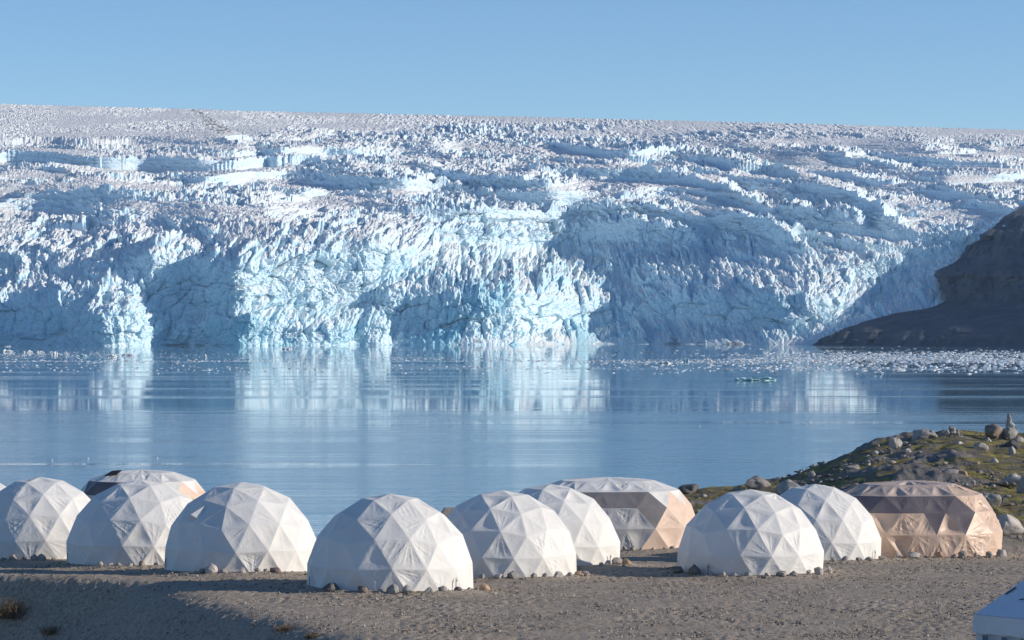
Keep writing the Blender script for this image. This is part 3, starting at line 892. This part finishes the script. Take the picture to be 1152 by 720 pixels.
# ------------------------------------------------------------------ boulders on the knoll: (picture x, foot y, width px, height px, colour, blockiness, label)
BOULD = [
 (775, 556, 23, 12, 'rock_dark', .8, "dark flat topped boulder at the water's edge behind the long grey tent"),
 (853, 552, 30, 14, 'rock_grey', .1, "wide rounded grey boulder on the shore above the dented white tent"),
 (886, 558, 30, 17, 'rock_grey', .2, "grey boulder partly hidden by the white tent left of the tan tent"),
 (801, 552, 10, 7, 'rock_pale', .3, "small pale stone between the dark flat boulder and the wide rounded one"),
 (829, 555, 14, 7, 'rock_grey', .4, "low grey stone left of the wide rounded shore boulder"),
 (792, 561, 9, 5, 'rock_pale', .4, "small white stone just right of and below the dark flat boulder"),
 (929, 518, 17, 15, 'rock_grey', .2, "round grey boulder on the knoll's left slope with a pebble on top"),
 (1007, 505, 13, 13, 'rock_pale', .4, "pale boulder on the crest left of the low grey humped boulder"),
 (1040, 494, 30, 11, 'rock_grey', .1, "low grey humped boulder on the knoll's crest left of the stone heap"),
 (1118, 493, 28, 14, 'rock_brown', .9, "brown blocky boulder on the crest beside the upright stones"),
 (1137, 494, 17, 13, 'rock_grey', .6, "dark grey boulder leaning against the right side of the brown block"),
 (1146, 498, 10, 7, 'rock_pale', .3, "pale stone at the right foot of the upright stones on the crest"),
 (1079, 503, 9, 6, 'rock_pale', .2, "white oval stone on the moss below the stone heap"),
 (1102, 507, 18, 9, 'rock_pale', .4, "pale slab on the moss below the brown blocky boulder"),
 (1111, 500, 9, 8, 'rock_grey', .4, "small grey stone above the pale slab below the brown block"),
 (1139, 504, 17, 9, 'rock_dark', .5, "dark angular boulder below the upright stones near the right edge"),
 (1139, 511, 9, 8, 'rock_grey', .3, "small grey stone directly below the dark angular boulder"),
 (1119, 522, 9, 6, 'rock_pale', .3, "lone pale stone on yellow moss midway down the knoll's right side"),
 (1068, 537, 24, 9, 'rock_pale', .4, "broad pale slab in the moss above the tan tent's roof"),
 (1082, 537, 17, 8, 'rock_tan', .4, "tan slab touching the broad pale slab above the tan tent"),
 (1139, 545, 24, 10, 'rock_grey', .3, "grey slab near the right edge above the two big grey boulders"),
 (1154, 556, 18, 20, 'rock_grey', .1, "rounded grey boulder cut off by the right edge of the photo"),
 (1113, 570, 27, 15, 'rock_grey', .1, "smooth rounded grey boulder right of the tan tent's roof"),
 (1133, 599, 42, 19, 'rock_pale', .2, "big pale boulder right of the tan tent, largest on the slope"),
 (1056, 517, 6, 4, 'rock_dark', .4, "small dark stone on the bare rock in the middle of the knoll"),
 (960, 531, 20, 7, 'rock_grey', .2, "long low grey slab on the shaded left flank of the knoll"),
 (985, 512, 9, 5, 'rock_pale', .3, "small pale stone left of the pale crest boulder"),
 (913, 537, 10, 6, 'rock_grey', .3, "small grey stone low on the knoll's left slope near the water"),
 (1021, 510, 8, 5, 'rock_pale', .3, "small pale stone below the pale crest boulder"),
 (1128, 565, 7, 5, 'rock_dark', .3, "small dark stone just right of the smooth rounded boulder"),
]
for (px, py, w, h, mt, bl, lab) in BOULD:
    x, y, z = at(px, py)
    k = y / F
    o = rock_obj("boulder", x, y, z, w * k * 1.04, h * k * 1.1, mt, None, bl, 4, 0.12)
    tag(o, lab, "boulder", "boulders on the knoll")
x, y, z = at(929.5, 518)
o = rock_obj("pebble", x, y, z + 14.2 * y / F, .24, .2, 'rock_grey'); tag(o, "pebble balanced on the round grey boulder of the knoll's left slope", "stone")

x, y, z = at(1070, 494)
t = thing("cairn", "heap of grey stones on the knoll's crest left of the brown block", "cairn", (x, y, z))
for (dx, dz, w, h) in [(-.55, 0, .55, .36), (-.1, 0, .6, .4), (.38, 0, .5, .34), (.62, 0, .3, .24), (-.3, .28, .45, .32), (.12, .3, .5, .34), (.42, .26, .32, .24), (-.02, .54, .34, .3), (.16, .5, .26, .3)]:
    o = rock_obj("stone", dx, random.uniform(-.15, .1), dz, w, h, random.choice(['rock_grey', 'rock_grey', 'rock_pale', 'rock_dark']), t, .4, 2, 0.1)
x, y, z = at(1135, 491)
t = thing("cairn", "small upright stack of dark stones on the crest right of the brown block", "cairn", (x, y - .2, z + .55))
for (dx, dz, w, h) in [(.05, 0, .62, .42), (.0, .34, .42, .34), (-.03, .6, .3, .34)]:
    rock_obj("stone", dx, 0, dz, w, h, 'rock_grey', t, .5, 2, 0.1)

# ------------------------------------------------------------------ loose pebbles (uncountable)
def scatter(name, pts, label, cat, mat, sub=1, flat=0.65):
    rs = np.random.RandomState(len(pts))
    bases = []
    for k in range(8):
        v, f = rock_verts(1, 1, flat, 900 + k, sub, .35, .4)
        bases.append((np.array([tuple(p) for p in v]), np.array(f)))
    V, Fc, off = [], [], 0
    for (x, y, z, s) in pts:
        v, f = bases[rs.randint(8)]
        a = rs.rand() * 6.28; c, s_ = math.cos(a), math.sin(a)
        w = v * s * rs.uniform(.7, 1.2, 3)
        V.append(np.stack([w[:, 0] * c - w[:, 1] * s_ + x, w[:, 0] * s_ + w[:, 1] * c + y, w[:, 2] + z], 1))
        Fc.append(f + off); off += len(v)
    V = np.concatenate(V); Fc = np.concatenate(Fc)
    return tag(poly_mesh(name, V.tolist(), Fc.tolist(), M[mat]), label, cat, kind="stuff")

rs = np.random.RandomState(3)
pts = []
n = 30000
D = 84 + 52 * rs.rand(n) ** 1.3; U = -20 + 1190 * rs.rand(n); X = (U - 576) / F * D
Zp = ground_z(X, D)
den = fbm(X / 2.2, D / 2.2, 61, 3)
for i in range(n):
    if any(math.hypot(max(abs(X[i] - c[0]) - c[3], 0), D[i] - c[1]) < c[2] + .05 for c in DOMES.values()): continue
    ring = min(math.hypot(max(abs(X[i] - c[0]) - c[3], 0), D[i] - c[1]) - c[2] for c in DOMES.values())
    if ring > 1.3 and den[i] < -0.05: continue
    pts.append((X[i], D[i], Zp[i] + .015, (0.018 + .05 * rs.rand() ** 3.5) * (1.4 if ring < 1.0 else 1)))
scatter("pebbles", pts, "loose grey pebbles scattered over the gravel of the camp", "pebbles", 'pebble')
pts = []
n = 2800
U = 740 + 450 * rs.rand(n); D = 139 + 54 * rs.rand(n); X = (U - 576) / F * D
Zp = ground_z(X, D); den = fbm(X / 4, D / 4, 62, 3) + 0.6 * np.exp(-((U - 1115) / 40) ** 2 - ((D - 163) / 7) ** 2)
for i in range(n):
    if den[i] < 0.0: continue
    pts.append((X[i], D[i], Zp[i] + .10, 0.045 + .19 * rs.rand() ** 4))
scatter("scree", pts, "scattered angular stones and scree on the mossy knoll", "scree", 'pebble', 2)

# ------------------------------------------------------------------ floating ice
pts = []
n = 95000
def water_at(u, v):
    Dw = CAM_Z * F / (v - 360.0); return (u - 576) / F * Dw, Dw
U = -40 + 1240 * rs.rand(n); Vv = 389.5 + 32 * rs.rand(n)
for i in range(n):
    u, v = U[i], Vv[i]
    right = min(max((u - 640) / 300, 0), 1)
    b1 = math.exp(-((v - 405.5 - 1.5 * math.sin(u / 90)) / (1.6 + 1.8 * right)) ** 2) * (0.32 + 0.68 * right)
    b2 = math.exp(-((v - 399) / 3.0) ** 2) * (0.06 + 0.55 * min(max((u - 780) / 200, 0), 1) + .25 * (u < 150))
    b3 = math.exp(-((v - 414) / 3.0) ** 2) * (0.07 + 0.13 * right)
    b4 = 0.012 if v < 421 else 0
    x, y = water_at(u, v)
    clump = float(_rnd(np.array(math.floor(x / 40)), np.array(math.floor(y / 25)), 5))
    if rs.rand() > (b1 + b2 + b3) * (0.35 + 1.0 * clump) + b4: continue
    pts.append((x, y, 0.0, 0.32 + 1.7 * rs.rand() ** 3.2 * (0.6 + 0.6 * right)))
scatter("brash_ice", pts, "drifting bands of broken brash ice on the water before the glacier", "brash ice", 'floe', 1, 0.3)

def floe(u, v, wpx, hpx, label, seed, blue=False):
    x, y = water_at(u, v); k = y / F
    w = wpx * k; h = hpx * k
    nx_, V, Fc = 4, [], []
    rr = random.Random(seed)
    for j in range(max(2, int(wpx / 6))):
        a, f = rock_verts(w * rr.uniform(.2, .34), w * .25, h * rr.uniform(.5, 1.0), seed * 17 + j, 3, .5, .5)
        dx = (j + .5) / max(2, int(wpx / 6)) - .5
        o = len(V); V += [p + Vector((dx * w * .75, rr.uniform(-.1, .1) * w, 0)) for p in a]; Fc += [[i + o for i in q_] for q_ in f]
    ob = poly_mesh("ice_floe", V, Fc, M['berg_blue'] if blue else M['berg'])
    ob.location = (x, y, 0)
    return tag(ob, label, "ice floe", "single floes drifting on the fjord")
def mat_berg(name, a, b):
    k = NT(name); k.color(k.mix(k.noise(k.pos(obj=True), .5, 3), a, b)); k.set(Roughness=.5); k.bump(k.noise(k.pos(), .9, 4), .5, .6); return k.m
M['berg'] = mat_berg("white_floe", (.74, .80, .84), (.86, .87, .88)); M['berg_blue'] = mat_berg("turquoise_floe", (.30, .58, .64), (.62, .78, .80))
FLO = [(849, 428, 40, 5, "turquoise tinted ice floe alone below the brash band right of the middle", True), (30, 397, 14, 5, "white floe among the clustered floes at the far left, left of the widest", False),
       (45, 397, 10, 5, "narrow white floe in the far left cluster right of the first floe", False), (61, 399, 9, 5, "upright white floe near the far left cluster", False), (75, 399, 5, 5, "thin white floe standing right of the far left cluster", False),
       (8, 396, 16, 4, "dirty floe at the very left edge below the glacier", False), (93, 401, 13, 3, "flat bluish floe between the thin floe and the white pair on the left", True),
       (125, 402, 13, 5, "white floe left of the mirrored bright ice nose on the left", False), (143, 400, 17, 4, "wide low floe beside the mirrored ice nose on the left", False), (230, 402, 7, 4, "small floe between two mirrored bright streaks left of the middle", False),
       (323, 393, 14, 4, "grey white floe close to the glacier's foot left of the middle", False), (8, 390, 10, 2, "flat white floe close under the glacier at the left", False), (748, 409, 16, 5, "white floe at the lower edge of the brash band right of the middle", False),
       (772, 407, 10, 6, "bluish white floe on the brash band right of the lower white floe", True), (798, 408, 8, 4, "small white floe right of the bluish floe on the brash band", False), (987, 421, 14, 4, "pale floe below the right end of the brash band", False),
       (1008, 414, 13, 4, "white floe at the lower edge of the right brash field", False), (1110, 414, 12, 5, "white floe low in the brash field near the right edge", False)]
for i, (u, v, w, h, lab, bl) in enumerate(FLO): floe(u, v, w, h, lab, 40 + i, bl)
for i, (u, v, lab) in enumerate([(58, 518.5, "tiny white ice lump on the water above the left end tents"), (99, 517, "tiny white ice lump right of the first one on the near water, left"), (177, 516, "tiny white ice lump on the near water above the third white tent"), (787, 480, "tiny white ice lump on the calm water right of the middle")]):
    x, y = water_at(u, v); o = rock_obj("ice_lump", x, y, -.1, .42, .5, 'white', None, .3, 2); o.data.materials[0] = M['berg']; tag(o, lab, "ice lump")

# ------------------------------------------------------------------ canvas tent in the lower right corner
tx, ty = PIX(1096, 60), 60.0
ez = CAM_Z - (691 - 360) / F * 60
ang = math.atan2(-0.75, 0.66)
t = thing("canvas_tent", "pale blue canvas tent with slotted side wall in the lower right corner", "tent", (tx, ty, ez - 2.05), ang)
S = 5.0; H0 = 2.05; PK = 2.5
def lp(x, y, z): return (x, y, z)
cs = [(0, 0), (S, 0), (S, S), (0, S)]
apex = (S / 2, S / 2, H0 + PK)
roof_tris = [((*cs[i], H0), (*cs[(i + 1) % 4], H0), apex) for i in range(4)]
v, f = drape([tuple(map(lambda p: p, tr)) for tr in roof_tris], 77, 0.55, 24)
poly_mesh("roof", v, f, M['blue'], t, True, R(16))
def sheet(name, z0, z1, off, mat, wav, seed, scallop=0.0):
    """A hanging ring of canvas round the square plan."""
    per = []
    n = 36
    for i in range(4):
        a = Vector((*cs[i], 0)); b = Vector((*cs[(i + 1) % 4], 0)); nn = Vector(((b - a).y, -(b - a).x, 0)).normalized()
        for k in range(n):
            p = a.lerp(b, k / n); s_ = k / n * S
            per.append((p, nn, s_ + i * S))
    V, Fc = [], []
    rows = 7
    for r_ in range(rows):
        q_ = r_ / (rows - 1)
        for (p, nn, s_) in per:
            d = off + wav * q_ * (math.sin(s_ * 5.1 + seed) + .6 * math.sin(s_ * 11.3 + seed * 2)) + .035 * q_
            z = z0 + (z1 - z0) * q_ - scallop * q_ * abs(math.sin(s_ * math.pi / .5))
            V.append(p + nn * d + Vector((0, 0, z)))
    N_ = len(per)
    for r_ in range(rows - 1):
        for k in range(N_):
            Fc.append((r_ * N_ + k, (r_ + 1) * N_ + k, (r_ + 1) * N_ + (k + 1) % N_, r_ * N_ + (k + 1) % N_))
    return poly_mesh(name, V, Fc, M[mat], t, True, R(40))
sheet("valance", H0 - .003, H0 - .36, .02, 'valance', .012, 1.0, .02)
sheet("side_wall", H0 - .10, -0.35, -.06, 'valance', .02, 2.0)
for k in range(9):
    xk = .30 + k * .5
    vv = [(xk, -.085, H0 - .40), (xk + .13, -.085, H0 - .40), (xk + .15, -.085, H0 - 1.3), (xk, -.085, H0 - 1.3)]
    vv = [(a, b + .002, c) for a, b, c in vv] + [(a, b - .02, c) for a, b, c in vv]
    poly_mesh("window_slot", vv, [(0, 1, 2, 3), (7, 6, 5, 4), (0, 4, 5, 1), (1, 5, 6, 2), (2, 6, 7, 3), (3, 7, 4, 0)], M['clear'], t)
for (cxp, cyp) in cs:
    bm = bmesh.new(); bmesh.ops.create_cone(bm, cap_ends=True, segments=10, radius1=.03, radius2=.03, depth=2.35)
    me = bpy.data.meshes.new("pole"); bm.to_mesh(me); bm.free(); me.materials.append(M['pole'])
    o = link("pole", me, t); o.location = (cxp * .96 + .1, cyp * .96 + .1, H0 - 1.2)
def on_roof(x, d): return Vector((x, d, H0 + PK * d / (S / 2) + .02))
nr = Vector((0, -PK, S / 2)).normalized()
for (x0, d0, x1, d1, w) in [(.50, .40, .66, .54, .03), (.98, .42, 1.05, .52, .04), (1.05, .52, 1.18, .50, .03), (1.10, .66, 1.22, .72, .035), (.92, .32, 1.08, .35, .02)]:
    strip("roof_strap", on_roof(x0, d0), on_roof(x1, d1), nr, w, 'dark', t)

# ------------------------------------------------------------------ dry bush and tufts on the shaded embankment
def tuft(name, label, px, py, wm, hm, n, seed, cat, group=None):
    rr = random.Random(seed)
    x, y, z = at(px, py)
    V, Fc = [], []
    for k in range(n):
        bx = rr.gauss(0, wm * .28); by = rr.gauss(0, wm * .2)
        p = Vector((bx, by, -.08)); d = Vector((bx * .9 + rr.gauss(0, .25), by * .8 + rr.gauss(0, .25), 1)).normalized()
        ln = hm * rr.uniform(.5, 1.0); w = rr.uniform(.006, .014)
        s_ = Vector((rr.uniform(-1, 1), rr.uniform(-1, 1), 0)).normalized() * w
        pts_ = [p]
        for q_ in range(3):
            d = (d + Vector((rr.gauss(0, .22), rr.gauss(0, .22), -.08))).normalized(); pts_.append(pts_[-1] + d * ln / 3)
        o = len(V)
        for q_, pp in enumerate(pts_):
            wv_ = 1 - q_ / 3.6
            V += [pp - s_ * wv_, pp + s_ * wv_]
        for q_ in range(3): Fc.append((o + 2 * q_, o + 2 * q_ + 1, o + 2 * q_ + 3, o + 2 * q_ + 2))
        for q_ in range(3):                                     # small leaves and side twigs
            pp = pts_[rr.randint(1, 3)] + Vector((rr.gauss(0, .03), rr.gauss(0, .03), rr.gauss(0, .03))); a = rr.uniform(.015, .035)
            e1_ = Vector((rr.gauss(0, 1), rr.gauss(0, 1), rr.gauss(0, 1))).normalized() * a; e2_ = Vector((rr.gauss(0, 1), rr.gauss(0, 1), rr.gauss(0, 1))).normalized() * a
            o = len(V); V += [pp, pp + e1_, pp + e1_ + e2_, pp + e2_]; Fc.append((o, o + 1, o + 2, o + 3))
    ob = poly_mesh(name, V, Fc, M['twig']); ob.location = (x, y, z)
    return tag(ob, label, cat, group)
tuft("dry_shrub", "dry brown shrub on the shaded embankment at the left edge", 14, 694, 1.1, .85, 420, 1, "shrub")
tuft("dry_shrub", "low dark shrub below the dry brown shrub on the shaded embankment", 60, 712, .8, .4, 160, 2, "shrub")
tuft("grass_tuft", "dry grass tuft at the lower lip of the embankment in the foreground", 322, 708, .6, .25, 170, 3, "grass tuft")
tuft("grass_tuft", "dry grass tuft at the bottom edge right of the embankment's lip", 352, 716, .42, .2, 130, 4, "grass tuft")
